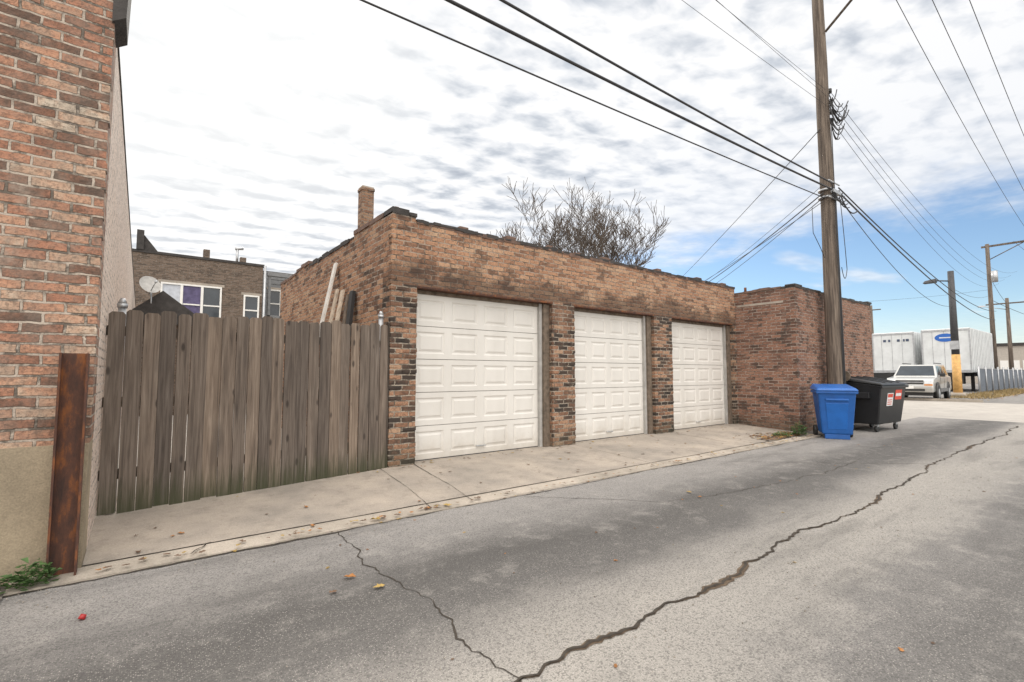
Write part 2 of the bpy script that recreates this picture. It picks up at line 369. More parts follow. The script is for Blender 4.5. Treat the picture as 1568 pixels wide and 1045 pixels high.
def garage_door(n,a,b):
    e=empty('garage_door_part'); e.name='door_%d'%n; e.parent=G
    yf=6.26; z0=.125; z1=2.53
    jr=.20
    x0=a+.015; x1=b-jr
    box('jamb_left',a+.002,a+.03,yf-.03,yf+.08,z0,2.55,M_white,e)
    box('jamb_right_stop',x1+.002,x1+.06,yf-.05,yf+.08,z0,2.55,M_greyjamb,e)
    box('jamb_right',x1+.062,b-.002,yf-.09,yf+.08,z0,2.55,M_jamb,e,.004)
    box('head_trim',a+.03,x1,yf-.03,yf+.08,2.50,2.552,M_jamb,e)
    rows=5; cols=4; H=(2.50-z0)/rows
    bm=bmesh.new()
    def frame(xa,xb,za,zb,y):
        pts=[(0,0),(.018,.012),(.035,.012),(.065,.0)]
        prev=None
        for k,(ins,dep) in enumerate(pts):
            ring=[bm.verts.new((xa+ins,y+dep,za+ins)),bm.verts.new((xb-ins,y+dep,za+ins)),bm.verts.new((xb-ins,y+dep,zb-ins)),bm.verts.new((xa+ins,y+dep,zb-ins))]
            if prev:
                for j in range(4): bm.faces.new([prev[j],prev[(j+1)%4],ring[(j+1)%4],ring[j]])
            prev=ring
        bm.faces.new(prev)
    for r in range(rows):
        za=z0+.012+r*H+.003; zb=z0+.012+(r+1)*H-.005
        if r==rows-1: zb=2.499
        cw=(x1-x0)/cols; 
        xs=[]
        for c in range(cols): xs.append((x0+c*cw+(.06 if c else .07),x0+(c+1)*cw-(.06 if c<cols-1 else .07)))
        pa=za+.075; pb=zb-.075
        yo=yf+.0015*((r*7+n*3)%3)
        def q(xa,xb,zc,zd):
            if xb-xa>1e-4 and zd-zc>1e-4:
                bm.faces.new([bm.verts.new(p) for p in ((xa,yo,zc),(xb,yo,zc),(xb,yo,zd),(xa,yo,zd))])
        q(x0,x1,za,pa); q(x0,x1,pb,zb)
        edges=[x0]+[v for ab in xs for v in ab]+[x1]
        for c in range(0,len(edges),2): q(edges[c],edges[c+1],pa,pb)
        for (xa,xb) in xs: frame(xa,xb,pa,pb,yo)
        bm.faces.new([bm.verts.new(p) for p in ((x0,yo,za),(x0,yf+.03,za),(x1,yf+.03,za),(x1,yo,za))])
        bm.faces.new([bm.verts.new(p) for p in ((x0,yo,zb),(x1,yo,zb),(x1,yf+.03,zb),(x0,yf+.03,zb))])
    me=bpy.data.meshes.new('sections'); bm.to_mesh(me); bm.free(); me.materials.append(M_door)
    link(bpy.data.objects.new('sections',me),e)
    box('door_backing',x0,x1,yf+.03,yf+.05,z0,2.5,M_jamb,e)
    box('bottom_seal',x0,x1,yf-.004,yf+.028,z0-.005,z0+.014,M_black,e)
    box('pull_handle',(x0+x1)/2-.09,(x0+x1)/2+.09,yf-.03,yf-.012,z0+.12,z0+.135,M_galv,e,.004)
    for xx in ((x0+x1)/2-.08,(x0+x1)/2+.07): box('handle_foot',xx,xx+.012,yf-.014,yf-.001,z0+.12,z0+.135,M_galv,e)
for i,(a,b) in enumerate(doors): garage_door(i,a,b)
box('threshold',3.0,11.6,6.2,6.31,.09,.128,M_conc,G)
# annex
A=empty('brick_annex')
box('annex_walls',11.74,16.8,4.69,9.5,-.02,3.34,M_bump,A)
coping('annex_coping_front','x',11.74,16.8,4.69,4.99,3.345,M_tar,A,11,(.02,.045),.25)
coping('annex_coping_side','y',4.99,6.4,11.74,12.04,3.345,M_tile,A,12,(.02,.045),.25)
box('annex_roof_lip',11.72,12.1,4.67,4.9,3.37,3.41,M_tar,A,.01)
box('annex_end_lip',16.5,16.84,4.66,5,3.37,3.43,M_tar,A,.01)
box('annex_side_lintel',11.732,11.74,4.95,6.05,3.0,3.05,M_conc,A)
cyl('vent_pipe',(11.9,5.9,3.38),(11.9,5.9,3.5),.03,.03,M_rust,A)
zc=.1
while zc<3.2:
    if rb.random()<.45: box('proud_brick',11.74-rb.uniform(.003,.01),11.85,4.69-rb.uniform(.003,.01),4.8,zc+.005,zc+.062,M_bump,A,.004)
    zc+=.071
# chimney
CH=empty('brick_chimney')
box('stack',4.0,4.28,11,11.28,3.1,5.72,M_side,CH)
box('cap',3.985,4.295,10.985,11.295,5.72,5.78,M_side,CH)
box('crown',4.0,4.28,11.0,11.28,5.78,5.82,M_conc,CH)
# ------------------------------------------------------------------ near-left building
L=empty('brick_house')
box('front_wall',-8,-.26,4.5,4.85,.87,6.2,M_near,L)
box('foundation',-8,-.262,4.47,4.85,-.02,.87,M_found,L)
box('side_wall',-.56,-.26,4.85,24,-.02,4.05,M_pale,L)
box('side_roof',-8,-.25,4.852,24.1,4.05,4.08,M_tar,L)
hexa('eave_return',[(-.27,4.47,3.94),(-.19,4.47,4.0),(-.19,4.85,4.0),(-.27,4.85,3.94)],[(-.27,4.47,4.8),(-.17,4.47,4.8),(-.17,4.85,4.8),(-.27,4.85,4.8)],M_tar,L)
zc=.9
while zc<3.9:
    if rb.random()<.5: box('proud_brick',-.36,-.26+rb.uniform(.002,.008),4.5-rb.uniform(.002,.007),4.6,zc+.005,zc+.062,M_near,L,.004)
    zc+=.071
RP=empty('rusty_steel_post')
hexa('web',[(-.43,4.42,0),(-.28,4.42,0),(-.28,4.435,0),(-.43,4.435,0)],[(-.43,4.42,1.49),(-.28,4.42,1.49),(-.28,4.435,1.49),(-.43,4.435,1.49)],M_rust,RP)
box('flange_a',-.43,-.418,4.36,4.42,0,1.49,M_rust,RP)
box('flange_b',-.292,-.28,4.36,4.42,0,1.49,M_rust,RP)
# ------------------------------------------------------------------ fence
Fl=math.hypot(2.88,.45); F=empty('wooden_fence',(-.25,5.66,.0),math.atan2(.45,2.88))
rr=random.Random(5); x=0.; i=0
while x<Fl-.02:
    w=min(rr.uniform(.115,.15),Fl-x); g=rr.choice([.003,.004,.006,.008,.012,.016]); zt=1.93+.09*x/Fl+rr.uniform(-.03,.02); zb=.085+rr.uniform(0,.03)
    l=rr.uniform(-.008,.008); y=rr.uniform(-.005,.005); c=.022
    vs=[]
    prof=[(x,zb),(x+w-g,zb),(x+w-g+l,zt-c),(x+w-g-c+l,zt),(x+c+l,zt),(x+l,zt-c)]
    for yy in (y-.009,y+.009): vs+=[(a,yy,b) for a,b in prof]
    fs=[tuple(range(6)),tuple(range(11,5,-1))]+[(j,j+6,(j+1)%6+6,(j+1)%6) for j in range(6)]
    mesh('board_%d'%i,vs,fs,M_wood,F); x+=w; i+=1
for z in (.4,1.05,1.7): box('rail',0,Fl,.02,.06,z,z+.09,M_wood,F)
for px in (.11,2.84):
    cyl('steel_post',(px,.095,.05),(px,.095,2.0+.05*px),.032,.032,M_galv,F)
    cyl('post_collar',(px,.095,1.96+.05*px),(px,.095,2.0+.05*px),.041,.041,M_galv,F)
    cyl('post_cap',(px,.095,2.0+.05*px),(px,.095,2.05+.05*px),.038,.018,M_galv,F)
# planks leaning on garage side
PL=empty('leaning_planks')
M_plank=simple('plank_wood',(.55,.46,.36),.8,var=.35,scale=8)
M_plank2=simple('painted_board',(.66,.64,.60),.7,var=.2,scale=8)
def plank(name,b,t,w,th,mat,p):
    b=Vector(b);t=Vector(t); d=Vector((0,1,0))*w; n=(t-b).cross(Vector((0,1,0))).normalized()*th
    return hexa(name,[b,b+n,b+n+d,b+d],[t,t+n,t+n+d,t+d],mat,p)
plank('long_board',(1.9,7.95,.1),(2.6,8.25,3.24),.13,.03,M_plank2,PL)
plank('board_a',(2.05,7.45,.1),(2.6,7.85,2.72),.13,.03,M_plank,PL)
plank('board_b',(2.2,7.2,.1),(2.61,7.62,2.62),.12,.03,M_jamb,PL)
plank('board_c',(2.0,7.7,.1),(2.58,8.08,2.76),.11,.03,M_plank,PL)
plank('board_d',(2.25,7.0,.1),(2.62,7.4,2.64),.15,.05,M_black,PL)
# ------------------------------------------------------------------ far left buildings
B=empty('brown_brick_apartment_building')
Y0=25.8
box('walls',-6,4.55,Y0,Y0+12,0,6.55,M_far,B)
box('parapet_coping',-6,4.6,Y0-.05,Y0+.3,6.55,6.66,M_tar,B)
box('corner_pier',-.35,-.1,Y0-.1,Y0+.4,6.66,7.5,M_tar,B)
hexa('parapet_slope',[(-.1,Y0,6.66),(.4,Y0,6.66),(.4,Y0+.3,6.66),(-.1,Y0+.3,6.66)],[(-.1,Y0,7.3),(-.08,Y0,7.3),(-.08,Y0+.3,7.3),(-.1,Y0+.3,7.3)],M_tar,B)
M_curt=simple('purple_curtain',(.10,.085,.17),.8,var=.4,scale=5)
M_curw=simple('pale_curtain',(.50,.53,.58),.8,var=.2,scale=5)
def window(p,x0,x1,z0,z1,y,panes,fills):
    f=.07
    box('frame_l',x0,x0+f,y-.06,y,z0,z1,M_white,p); box('frame_r',x1-f,x1,y-.06,y,z0,z1,M_white,p)
    box('frame_t',x0+f,x1-f,y-.06,y,z1-f,z1,M_white,p); box('frame_b',x0+f,x1-f,y-.07,y,z0,z0+f,M_white,p)
    w=(x1-x0)/panes
    for k in range(panes):
        if k: box('mullion',x0+k*w-.05,x0+k*w+.05,y-.055,y,z0+f,z1-f,M_white,p)
        box('sash_rail',x0+k*w+.07,x0+(k+1)*w-.07,y-.05,y-.012,(z0+z1)/2-.03,(z0+z1)/2+.03,M_white,p)
        box('pane',x0+k*w+.05,x0+(k+1)*w-.05,y-.01,y-.002,z0+f,z1-f,fills[k],p)
    box('sill',x0-.08,x1+.08,y-.1,y,z0-.1,z0-.002,M_conc,p)
    box('lintel',x0-.1,x1+.1,y-.015,y,z1+.002,z1+.12,M_conc,p)
window(B,.55,2.85,3.55,5.35,Y0,3,[M_curw,M_curt,M_glass])
window(B,3.75,4.42,3.65,5.1,Y0,1,[M_glass])
for x,h in ((2.1,.45),(3.6,.3)):
    box('roof_vent',x,x+.25,Y0+.3,Y0+.6,6.6,6.66+h,M_far,B); 
cyl('vent_stack',(3.5,Y0+.6,6.6),(3.5,Y0+.6,7.4),.06,.06,M_galv,B,8); cyl('vent_top',(3.4,Y0+.6,7.4),(3.75,Y0+.6,7.45),.07,.07,M_galv,B,8)
cyl('downspout',(4.62,Y0-.1,0),(4.62,Y0-.1,6.6),.06,.06,M_galv,B,8)
W=empty('grey_frame_house')
M_grey=simple('grey_siding',(.20,.205,.21),.7,var=.2)
box('walls',4.75,8.5,Y0+2,Y0+10,0,6.6,M_grey,W); box('roof_edge',4.7,8.55,Y0+1.9,Y0+10,6.6,6.75,M_tar,W)
for k in range(26): box('clapboard',4.75,8.5,Y0+1.975,Y0+2,.1+k*.25,.31+k*.25,M_grey,W)
window(W,5.2,5.8,4.3,5.8,Y0+1.97,1,[M_glass])
for xx in (4.95,6.1,7.2): box('porch_post',xx,xx+.12,Y0+.8,Y0+.92,0,6.3,M_grey,W)
box('porch_beam',4.9,8,Y0+.75,Y0+.97,6.3,6.5,M_grey,W); box('porch_rail',4.95,8,Y0+.8,Y0+.9,4.2,4.3,M_grey,W)
for k in range(14): box('baluster',5.1+k*.2,5.14+k*.2,Y0+.83,Y0+.87,3.3,4.2,M_grey,W)
# shed with dark gable & satellite dish
SH=empty('garden_shed')
box('walls',-.1,1.35,18,20,0,2.9,M_far,SH)
mesh('gable_roof',[(-.35,17.8,3.15),(.45,17.8,3.85),(1.6,17.8,2.95),(-.35,20.2,3.15),(.45,20.2,3.85),(1.6,20.2,2.95),(-.35,17.8,2.9),(1.6,17.8,2.8)],[(0,1,4,3),(1,2,5,4),(0,6,7,2,1)],M_tar,SH)
D=empty('satellite_dish')
vs=[];fs=[];nr,ns=5,20
c=Vector((.12,17.6,3.95)); q=Vector((.25,-.8,.45)).to_track_quat('Z','Y')
for r in range(nr+1):
    rad=.27*r/nr
    for s in range(ns):
        a=2*math.pi*s/ns; vs.append(c+q@Vector((rad*math.cos(a),rad*1.1*math.sin(a),.6*rad*rad)))
for r in range(nr):
    for s in range(ns): fs.append((r*ns+s,r*ns+(s+1)%ns,(r+1)*ns+(s+1)%ns,(r+1)*ns+s))
mesh('reflector',vs,fs,M_greyjamb,D,True)
cyl('mast',(.2,17.9,2.9),(.15,17.75,3.95),.025,.025,M_galv,D,8); cyl('feed_arm',(.12,17.6,3.7),(.25,17.2,4.0),.015,.015,M_galv,D,6); box('feed_horn',.22,.29,17.15,17.23,3.98,4.05,M_galv,D,.01)
# ------------------------------------------------------------------ utility pole near
P=empty('utility_pole')
PX,PY=13.07,4.42
vs=[];fs=[]; rp=random.Random(2); nn=20; zs=[-.02,.8,1.8,3,4.2,5.4,6.6,7.8,9,10.4,12.4]
for k,zq in enumerate(zs):
    f_=zq/12.4; rad=.176-.058*f_; ox=rp.uniform(-.012,.012)+.03*math.sin(f_*3.1); oy=rp.uniform(-.01,.01)
    for j in range(nn):
        a=2*math.pi*j/nn; r_=rad*(1+rp.uniform(-.025,.025)); vs.append((PX+ox+r_*math.cos(a),PY+oy+r_*math.sin(a),zq))
for k in range(len(zs)-1):
    for j in range(nn): fs.append((k*nn+j,k*nn+(j+1)%nn,(k+1)*nn+(j+1)%nn,(k+1)*nn+j))
fs.append(tuple(range((len(zs)-1)*nn,len(zs)*nn)))
mesh('shaft',vs,fs,M_pole,P,True)
box('alley_arm',PX-.06,PX+.06,1.6,4.65,11.25,11.4,M_pole,P,.01)
cyl('arm_brace',(PX-.05,PY-.15,9.75),(PX-.05,2.4,11.25),.03,.03,M_pole,P,8)
for y in (3.4,2.8,2.2): cyl('insulator',(PX,y,11.4),(PX,y,11.55),.05,.03,M_galv,P,10)
for z in (5.55,5.75,5.95): 
    cyl('clamp_bolt',(PX-.3,PY-.16,z),(PX+.3,PY-.18,z),.018,.018,M_galv,P,6)
box('clamp_plate',PX-.22,PX+.22,PY-.24,PY-.17,5.66,5.74,M_galv,P)
for z in (5.6,5.78): cyl('strap',(PX,PY,z),(PX,PY,z+.04),.175,.175,M_galv,P,20)
for z,dx in ((7.55,.22),(7.8,.3),(8.05,.25),(8.3,.2)):
    cyl('secondary_spool',(PX+dx,PY-.1,z),(PX+dx,PY-.1,z+.1),.05,.05,M_black,P,10); cyl('spool_arm',(PX,PY-.1,z+.05),(PX+dx,PY-.1,z+.05),.015,.015,M_galv,P,6)
cb=[]
r2=random.Random(3)
for k in range(16):
    z=7.2+r2.random()*1.1; a=Vector((PX+r2.uniform(-.1,.15),PY-.17,z)); b=Vector((PX+.2+r2.random()*.35,PY-.2-r2.random()*.2,z+r2.uniform(-.5,.2)))
    cb.append((sag(a,b,.12+r2.random()*.25,10),.012))
cb.append((sag((PX+.2,PY-.2,5.8),(PX+.75,PY-.4,5.35),.25,10),.016))
cb.append((sag((PX+.2,PY-.2,5.8),(PX+.5,PY-.2,3.9),-.2,10),.008))
cb.append((sag((PX+.15,PY-.2,3.9),(PX+.5,PY-.2,3.9),.25,10),.008))
cb.append(([(PX-.3,PY-.1,5.6),(PX-.9,PY,5.2),(PX-.9,PY,4.6),(PX-.5,PY,4.3),(PX-.3,PY,4.1)],.008))
cb.append(([(PX+.14,PY-.14,5.7),(PX+.16,PY-.15,3),(PX+.16,PY-.16,.0)],.018))
cb.append(([(PX-.02,PY-.18,7.4),(PX-.02,PY-.19,.8)],.010))
for k in range(5):
    a=Vector((PX-.25,PY-.2,5.5+k*.09)); b=Vector((PX+.3+.1*k,PY-.25,5.75-.07*k)); cb.append((sag(a,b,.08+.03*k,8),.013))
curve('cables',cb,M_wire,P)
cyl('meter_coil',(PX+.2,PY-.12,1.3),(PX+.26,PY-.12,1.3),.13,.13,M_jamb,P,16)
# poles far
P2=empty('utility_pole')
cyl('shaft',(61,7.9,0),(61,7.9,13.2),.2,.14,M_pole,P2); box('crossarm',60.9,61.1,4.6,8.3,12.9,13.05,M_pole,P2); cyl('brace',(61,7.9,11.7),(61,5.6,12.9),.04,.04,M_pole,P2,6)
cyl('transformer',(60.6,7.5,9.6),(60.6,7.5,10.6),.22,.22,M_galv,P2)
P3=empty('utility_pole')
cyl('shaft',(71,8.0,0),(71,8.0,9.2),.2,.14,M_pole,P3); box('crossarm',70.9,71.1,6.5,9.6,8.6,8.72,M_pole,P3); cyl('lamp_arm',(71,8,8),(70,9.6,8.4),.04,.04,M_galv,P3,6)
hexa('lamp_head',[(69.8,9.5,8.35),(70.1,9.5,8.35),(70.1,10.1,8.35),(69.8,10.1,8.35)],[(69.85,9.55,8.5),(70.05,9.55,8.5),(70.05,10,8.5),(69.85,10,8.5)],M_galv,P3)
P4=empty('utility_pole')
cyl('shaft',(78,3.2,0),(78,3.2,12.5),.2,.14,M_pole,P4); box('crossarm',77.9,78.1,1.2,4.2,11.5,11.65,M_pole,P4)
P5=empty('utility_pole')
cyl('shaft',(90,25,0),(90,25,12),.2,.14,M_pole,P5); box('crossarm',89.9,90.1,23.8,26.2,11.2,11.35,M_pole,P5)
SL=empty('street_lamp')
M_yel=simple('yellow_pole_paint',(.62,.36,.12),.6,var=.3)
M_dkpole=simple('dark_pole_paint',(.05,.05,.055),.6)
cyl('pole_base',(38.3,6.6,0),(38.3,6.6,2.5),.22,.2,M_yel,SL); cyl('pole_upper',(38.3,6.6,2.5),(38.3,6.6,7.5),.19,.15,M_dkpole,SL)
cyl('arm',(38.3,6.6,6.9),(37.9,7.4,7.0),.04,.04,M_dkpole,SL,8)
hexa('lamp_head',[(37.6,7.2,6.85),(38.1,7.2,6.85),(38.1,7.8,6.85),(37.6,7.8,6.85)],[(37.7,7.2,7.08),(38.0,7.2,7.08),(38.0,7.7,7.0),(37.7,7.7,7.0)],M_dkpole,SL,.02)
cyl('concrete_foot',(38.3,6.6,0),(38.3,6.6,.25),.38,.34,M_curb,SL)
box('sign_band',38.07,38.12,6.4,6.8,2.8,3.3,M_galv,SL)
# ------------------------------------------------------------------ wires
wl=[]
def far(a,b,s,r): wl.append((sag(a,b,s),r))
far((PX-.25,PY-.2,5.72),(-26,4.5,5.9),.55,.020)
far((PX-.25,PY-.22,5.86),(-26,3.9,6.3),.6,.017)
far((PX-.25,PY-.05,5.55),(-26,5.2,5.1),.35,.011)
far((PX,PY-.1,7.9),(-26,4.6,8.2),.6,.004); far((PX,PY-.1,8.3),(-26,4.2,8.7),.6,.004); far((PX,PY-.1,8.15),(-26,3.6,8.5),.5,.004)
far((PX,3.4,11.55),(78,3.9,11.9),1.9,.009); far((PX,2.8,11.55),(78,3.1,11.9),1.9,.009); far((PX,2.2,11.55),(78,2.2,11.9),1.9,.009)
for k,(z,s) in enumerate(((7.6,.9),(7.85,.8),(8.1,.9),(8.35,.8))): far((PX+.28,PY-.1,z),(61,7.3-.4*k,9.5+k*.3),s+.8,.006)
far((PX+.2,PY-.2,5.75),(61,7.7,6.2),.7,.022); far((PX+.2,PY-.2,5.86),(61,7.6,7),.8,.018); far((PX+.2,PY-.2,5.6),(38.3,6.6,5.4),.8,.010)
far((PX-.2,PY,7.3),(34,25,7.0),.2,.010)
far((PX-.2,PY,5.7),(34,24.5,6.8),.5,.014); far((PX-.2,PY,5.6),(33,24.5,6.2),.7,.008); far((PX-.2,PY,5.5),(30,25,5.6),.5,.008); far((PX-.2,PY,5.9),(36,25,7.6),.5,.006)
far((61,5.2,13.1),(110,3,14),.6,.015); far((61,6.2,13.1),(110,4,14),.6,.015); far((61,7.8,10),(71,8,8.6),.2,.015); far((61,7.8,8),(110,6,9),.6,.02)
far((61,7.9,9),(48,24,8.5),.5,.010); far((38.3,6.6,6.5),(61,7.9,8.5),.4,.010)
curve('overhead_wires',wl,M_wire)
# ------------------------------------------------------------------ trees
M_bark=simple('bare_bark',(.085,.065,.05),.9,var=.3)
def tree(name,base,H,seed,trunk=.2,lv=4):
    r=random.Random(seed); lines=[]
    def grow(p,d,L,rad,depth):
        n=5; pts=[p.copy()]; rd=[rad]
        for i in range(n):
            d=(d+Vector((r.uniform(-.2,.2),r.uniform(-.2,.2),r.uniform(-.02,.12)))).normalized()
            p=p+d*L/n; pts.append(p.copy()); rd.append(rad*(1-.6*(i+1)/n))
            if depth>0 and i>=1 and r.random()<.6:
                a=r.uniform(0,6.28); s=Vector((math.cos(a),math.sin(a),r.uniform(.0,.5))).normalized()
                grow(p,(d*.5+s*.6).normalized(),L*r.uniform(.4,.7),rd[-1]*.6,depth-1)
        lines.append((pts,[max(x,.012) for x in rd]))
        if depth>0:
            for k in range(2):
                a=r.uniform(0,6.28); s=Vector((math.cos(a),math.sin(a),.4)).normalized()
                grow(p,(d*.65+s*.45).normalized(),L*r.uniform(.45,.75),rd[-1]*.75,depth-1)
    b=Vector(base)
    lines.append(([b,b+Vector((.05,.02,H*.3))],[trunk,trunk*.75]))
    for k in range(5):
        a=k*1.26+r.random(); grow(b+Vector((.05,.02,H*(.22+.02*k))),Vector((math.cos(a)*.5,math.sin(a)*.5,.95)).normalized(),H*.35,trunk*.42,lv)
    return curve(name,lines,M_bark,res=0)
tree('bare_tree',(18.4,21.5,0),10.8,4); tree('bare_tree',(21.6,22,0),12.0,9); tree('bare_tree',(24.0,21.5,0),11.2,15)
# distant low buildings beyond the lot
FB=empty('warehouse'); M_wh=simple('warehouse_wall',(.42,.38,.33),.8,var=.15)
box('walls',95,130,8,70,0,5.2,M_wh,FB); box('roof_edge',94.8,130,7.8,70,5.2,5.6,M_tar,FB)
for k in range(6): box('window',94.95,95,12+k*8,15+k*8,2.2,3.8,M_glass,FB)
for k in range(3): box('dock_door',94.94,95,8.8+k*1.1,9.6+k*1.1,0,3.2,M_white,FB)
FC=empty('tan_brick_building'); box('walls',120,150,-14,6,0,7.5,M_front,FC); box('roof_edge',119.8,150,-14.2,6.2,7.5,7.9,M_tar,FC)
for k in range(4): box('window',119.9,120,-12+k*4.5,-10+k*4.5,2.5,4.5,M_glass,FC)
box('tower',118,120,8.2,10,0,10,M_yel,FC)
# ------------------------------------------------------------------ trailers
M_tr=simple('trailer_white',(.66,.68,.68),.45,var=.14,scale=1.5); M_blue=simple('logo_blue',(.02,.12,.45),.5,var=.05); M_tred=simple('trailer_text',(.05,.07,.12),.6)
def trailer(x,y,L,logo):
    e=empty('box_trailer',(x,y,0)); w=2.9
    box('box',0,L,0,w,1.45,4.85,M_tr,e,.06)
    for k in range(int(L/.6)): box('side_rib',.3+k*.6,.34+k*.6,-.02,0,1.55,4.75,M_galv,e)
    for yy in (0,w-.1): box('corner_post',-.03,0,yy,yy+.1,1.45,4.8,M_galv,e)
    box('top_rail',-.04,0,.1,w-.1,4.65,4.78,M_galv,e); box('bottom_rail',-.04,0,.1,w-.1,1.45,1.65,M_galv,e)
    for yy in (.8,1.5,2.2): box('front_seam',-.012,0,yy,yy+.03,1.65,4.65,M_galv,e)
    box('chassis',.4,L,.8,w-.8,1.15,1.45,M_black,e)
    for yy in (.25,w-.45):
        box('landing_leg',2.0,2.2,yy,yy+.2,.0,1.45,M_black,e); box('leg_foot',1.9,2.3,yy-.05,yy+.25,0,.06,M_black,e)
        for xx in (L-2.6,L-1.3): cyl('wheel',(xx,yy-.1,.5),(xx,yy+.3,.5),.5,.5,M_black,e)
    box('bumper_box',-.1,.5,.5,w-.5,.6,1.4,M_black,e)
    if logo:
        vs=[(-.022,w*.5+.62*math.cos(a*.2618),4.15+.32*math.sin(a*.2618)) for a in range(24)]
        mesh('oval_logo',vs,[tuple(range(23,-1,-1))],M_blue,e); box('logo_bar',-.028,-.023,w*.5-.35,w*.5+.35,4.11,4.19,M_tr,e)
    else:
        for k,(a,b) in enumerate(((.35,.55),(.62,.74),(.95,1.15),(1.6,1.75),(1.9,2.1))): box('letter',-.022,-.013,a,b,4.05,4.25,M_tred,e)
    return e
trailer(49.3,7.6,9,True); trailer(50.5,11.2,10,False)
trailer(63,15.5,10,False)
SF=empty('slatted_metal_fence'); M_slat=simple('grey_slats',(.13,.15,.18),.6,var=.25)
for k in range(60):
    x=46.5+k*.5; box('slat_panel',x,x+.47,6.9,6.93,.1,1.7,M_slat,SF)
    if k%5==0: cyl('post',(x,6.86,0),(x,6.86,1.9),.05,.05,M_galv,SF,8)
box('top_rail',46.5,76.5,6.87,6.89,1.7,1.75,M_galv,SF)
# ------------------------------------------------------------------ suv
def suv(loc,rz):
    e=empty('parked_suv',loc,rz)
    Mb=simple('suv_silver_paint',(.50,.50,.48),.3,.35,var=.05,coat=.6); Ml=simple('headlight_glass',(.75,.78,.8),.15,var=.1); Mc=simple('suv_cladding',(.14,.14,.14),.6); Mg=simple('grille',(.04,.04,.04),.4)
    Mp=simple('amber_lamp',(.7,.25,.04),.3)
    prof=[(-2.58,.42),(-2.66,.62),(-2.6,.80),(-2.55,1.05),(-2.35,1.13),(-1.3,1.2),(2.48,1.22),(2.58,.9),(2.6,.55),(2.5,.42)]
    n=len(prof); vs=[]
    for k,(w) in enumerate((-.99,.99)): vs+=[(a,w*(.93 if a<-2.5 else 1),b) for a,b in prof]
    fs=[tuple(range(n)),tuple(range(2*n-1,n-1,-1))]+[(j,(j+n),(j+1)%n+n,(j+1)%n) for j in range(n)]
    bev(mesh('body',vs,fs,Mb,e),.06,3)
    bot=[Vector(p) for p in ((-1.25,-.92,1.19),(2.45,-.92,1.19),(2.45,.92,1.19),(-1.25,.92,1.19))]
    top=[Vector(p) for p in ((-.5,-.74,1.84),(2.25,-.76,1.86),(2.25,.76,1.86),(-.5,.74,1.84))]
    hexa('cabin',bot,top,Mb,e,.05,3)
    def pane(nm,a,b,c,d,u0,u1,v0,v1,mat=M_glass,off=.006):
        nn=(b-a).cross(d-a).normalized()*off
        f=lambda u,v:(a.lerp(b,u)).lerp(d.lerp(c,u),v)+nn
        mesh(nm,[f(u0,v0),f(u1,v0),f(u1,v1),f(u0,v1)],[(0,1,2,3)],mat,e)
    pane('windshield',bot[3],bot[0],top[0],top[3],.05,.95,.10,.9)
    for a,b,nm in ((.07,.33,'front_window'),(.37,.62,'rear_window'),(.66,.93,'quarter_window')):
        pane(nm,bot[0],bot[1],top[1],top[0],a,b,.14,.86); pane(nm,bot[2],bot[3],top[3],top[2],1-b,1-a,.14,.86)
    pane('tailgate_glass',bot[1],bot[2],top[2],top[1],.08,.92,.15,.85)
    for s in (-1,1):
        box('roof_rail',-.1,2.0,s*.66-.02,s*.66+.02,1.9,1.94,M_black,e)
        box('headlight',-2.62,-2.5,min(s*.58,s*.9),max(s*.58,s*.9),.84,1.03,Ml,e,.02)
        box('indicator',-2.63,-2.5,min(s*.58,s*.9),max(s*.58,s*.9),.77,.83,Mp,e)
        box('mirror',-1.0,-.82,min(s*.98,s*1.18),max(s*.98,s*1.18),1.2,1.38,M_black,e,.02)
        box('sill_cladding',-1.1,1.1,min(s*.985,s*1.01),max(s*.985,s*1.01),.42,.6,Mc,e)
        for xw in (-1.62,1.55):
            cyl('arch',(xw,s*.94,.46),(xw,s*1.003,.46),.47,.47,Mg,e,24)
            cyl('tyre',(xw,s*.80,.38),(xw,s*1.015,.38),.38,.38,M_black,e,24); cyl('rim',(xw,s*.9,.38),(xw,s*1.025,.38),.23,.22,M_galv,e,16); cyl('hub',(xw,s*.9,.38),(xw,s*1.035,.38),.07,.06,M_galv,e,10)
        for xd in (-.95,.25,1.3): box('door_seam',xd,xd+.012,min(s*.985,s*.993),max(s*.985,s*.993),.6,1.15,M_black,e)
    box('grille',-2.625,-2.55,-.55,.55,.83,1.03,Mg,e,.01); box('grille_bar',-2.64,-2.6,-.55,.55,.91,.95,M_galv,e)
    box('lower_intake',-2.665,-2.6,-.6,.6,.48,.6,Mg,e,.01); box('plate',-2.71,-2.70,-.18,.18,.6,.74,M_white,e)
    box('bumper',-2.70,-2.5,-.9,.9,.60,.76,Mb,e,.03); box('underbody',-2.4,2.4,-.85,.85,.25,.42,M_black,e)
suv((33.7,7.35,0),R(3.5))
box('street_kerb',31.6,31.8,4.6,60,-.02,.12,M_curb); box('street_kerb',31.6,31.8,-60,-3.5,-.02,.12,M_curb)
sheet('far_pavement',31.8,33.2,8.5,60,.115,.115,M_street)
M_dg=simple('dry_grass',(.30,.22,.10),.95,var=.5)
vs=[];fs=[];r=random.Random(8)
for k in range(2500):
    x=r.uniform(36,60);y=r.uniform(4.9,6.8);h=r.uniform(.04,.22);a=r.random()*3.14;k0=len(vs)
    vs+=[(x,y,0),(x+.05*math.cos(a),y+.05*math.sin(a),0),(x+r.uniform(-.08,.08),y+r.uniform(-.08,.08),h)];fs.append((k0,k0+1,k0+2))
mesh('dry_grass_verge',vs,fs,M_dg)
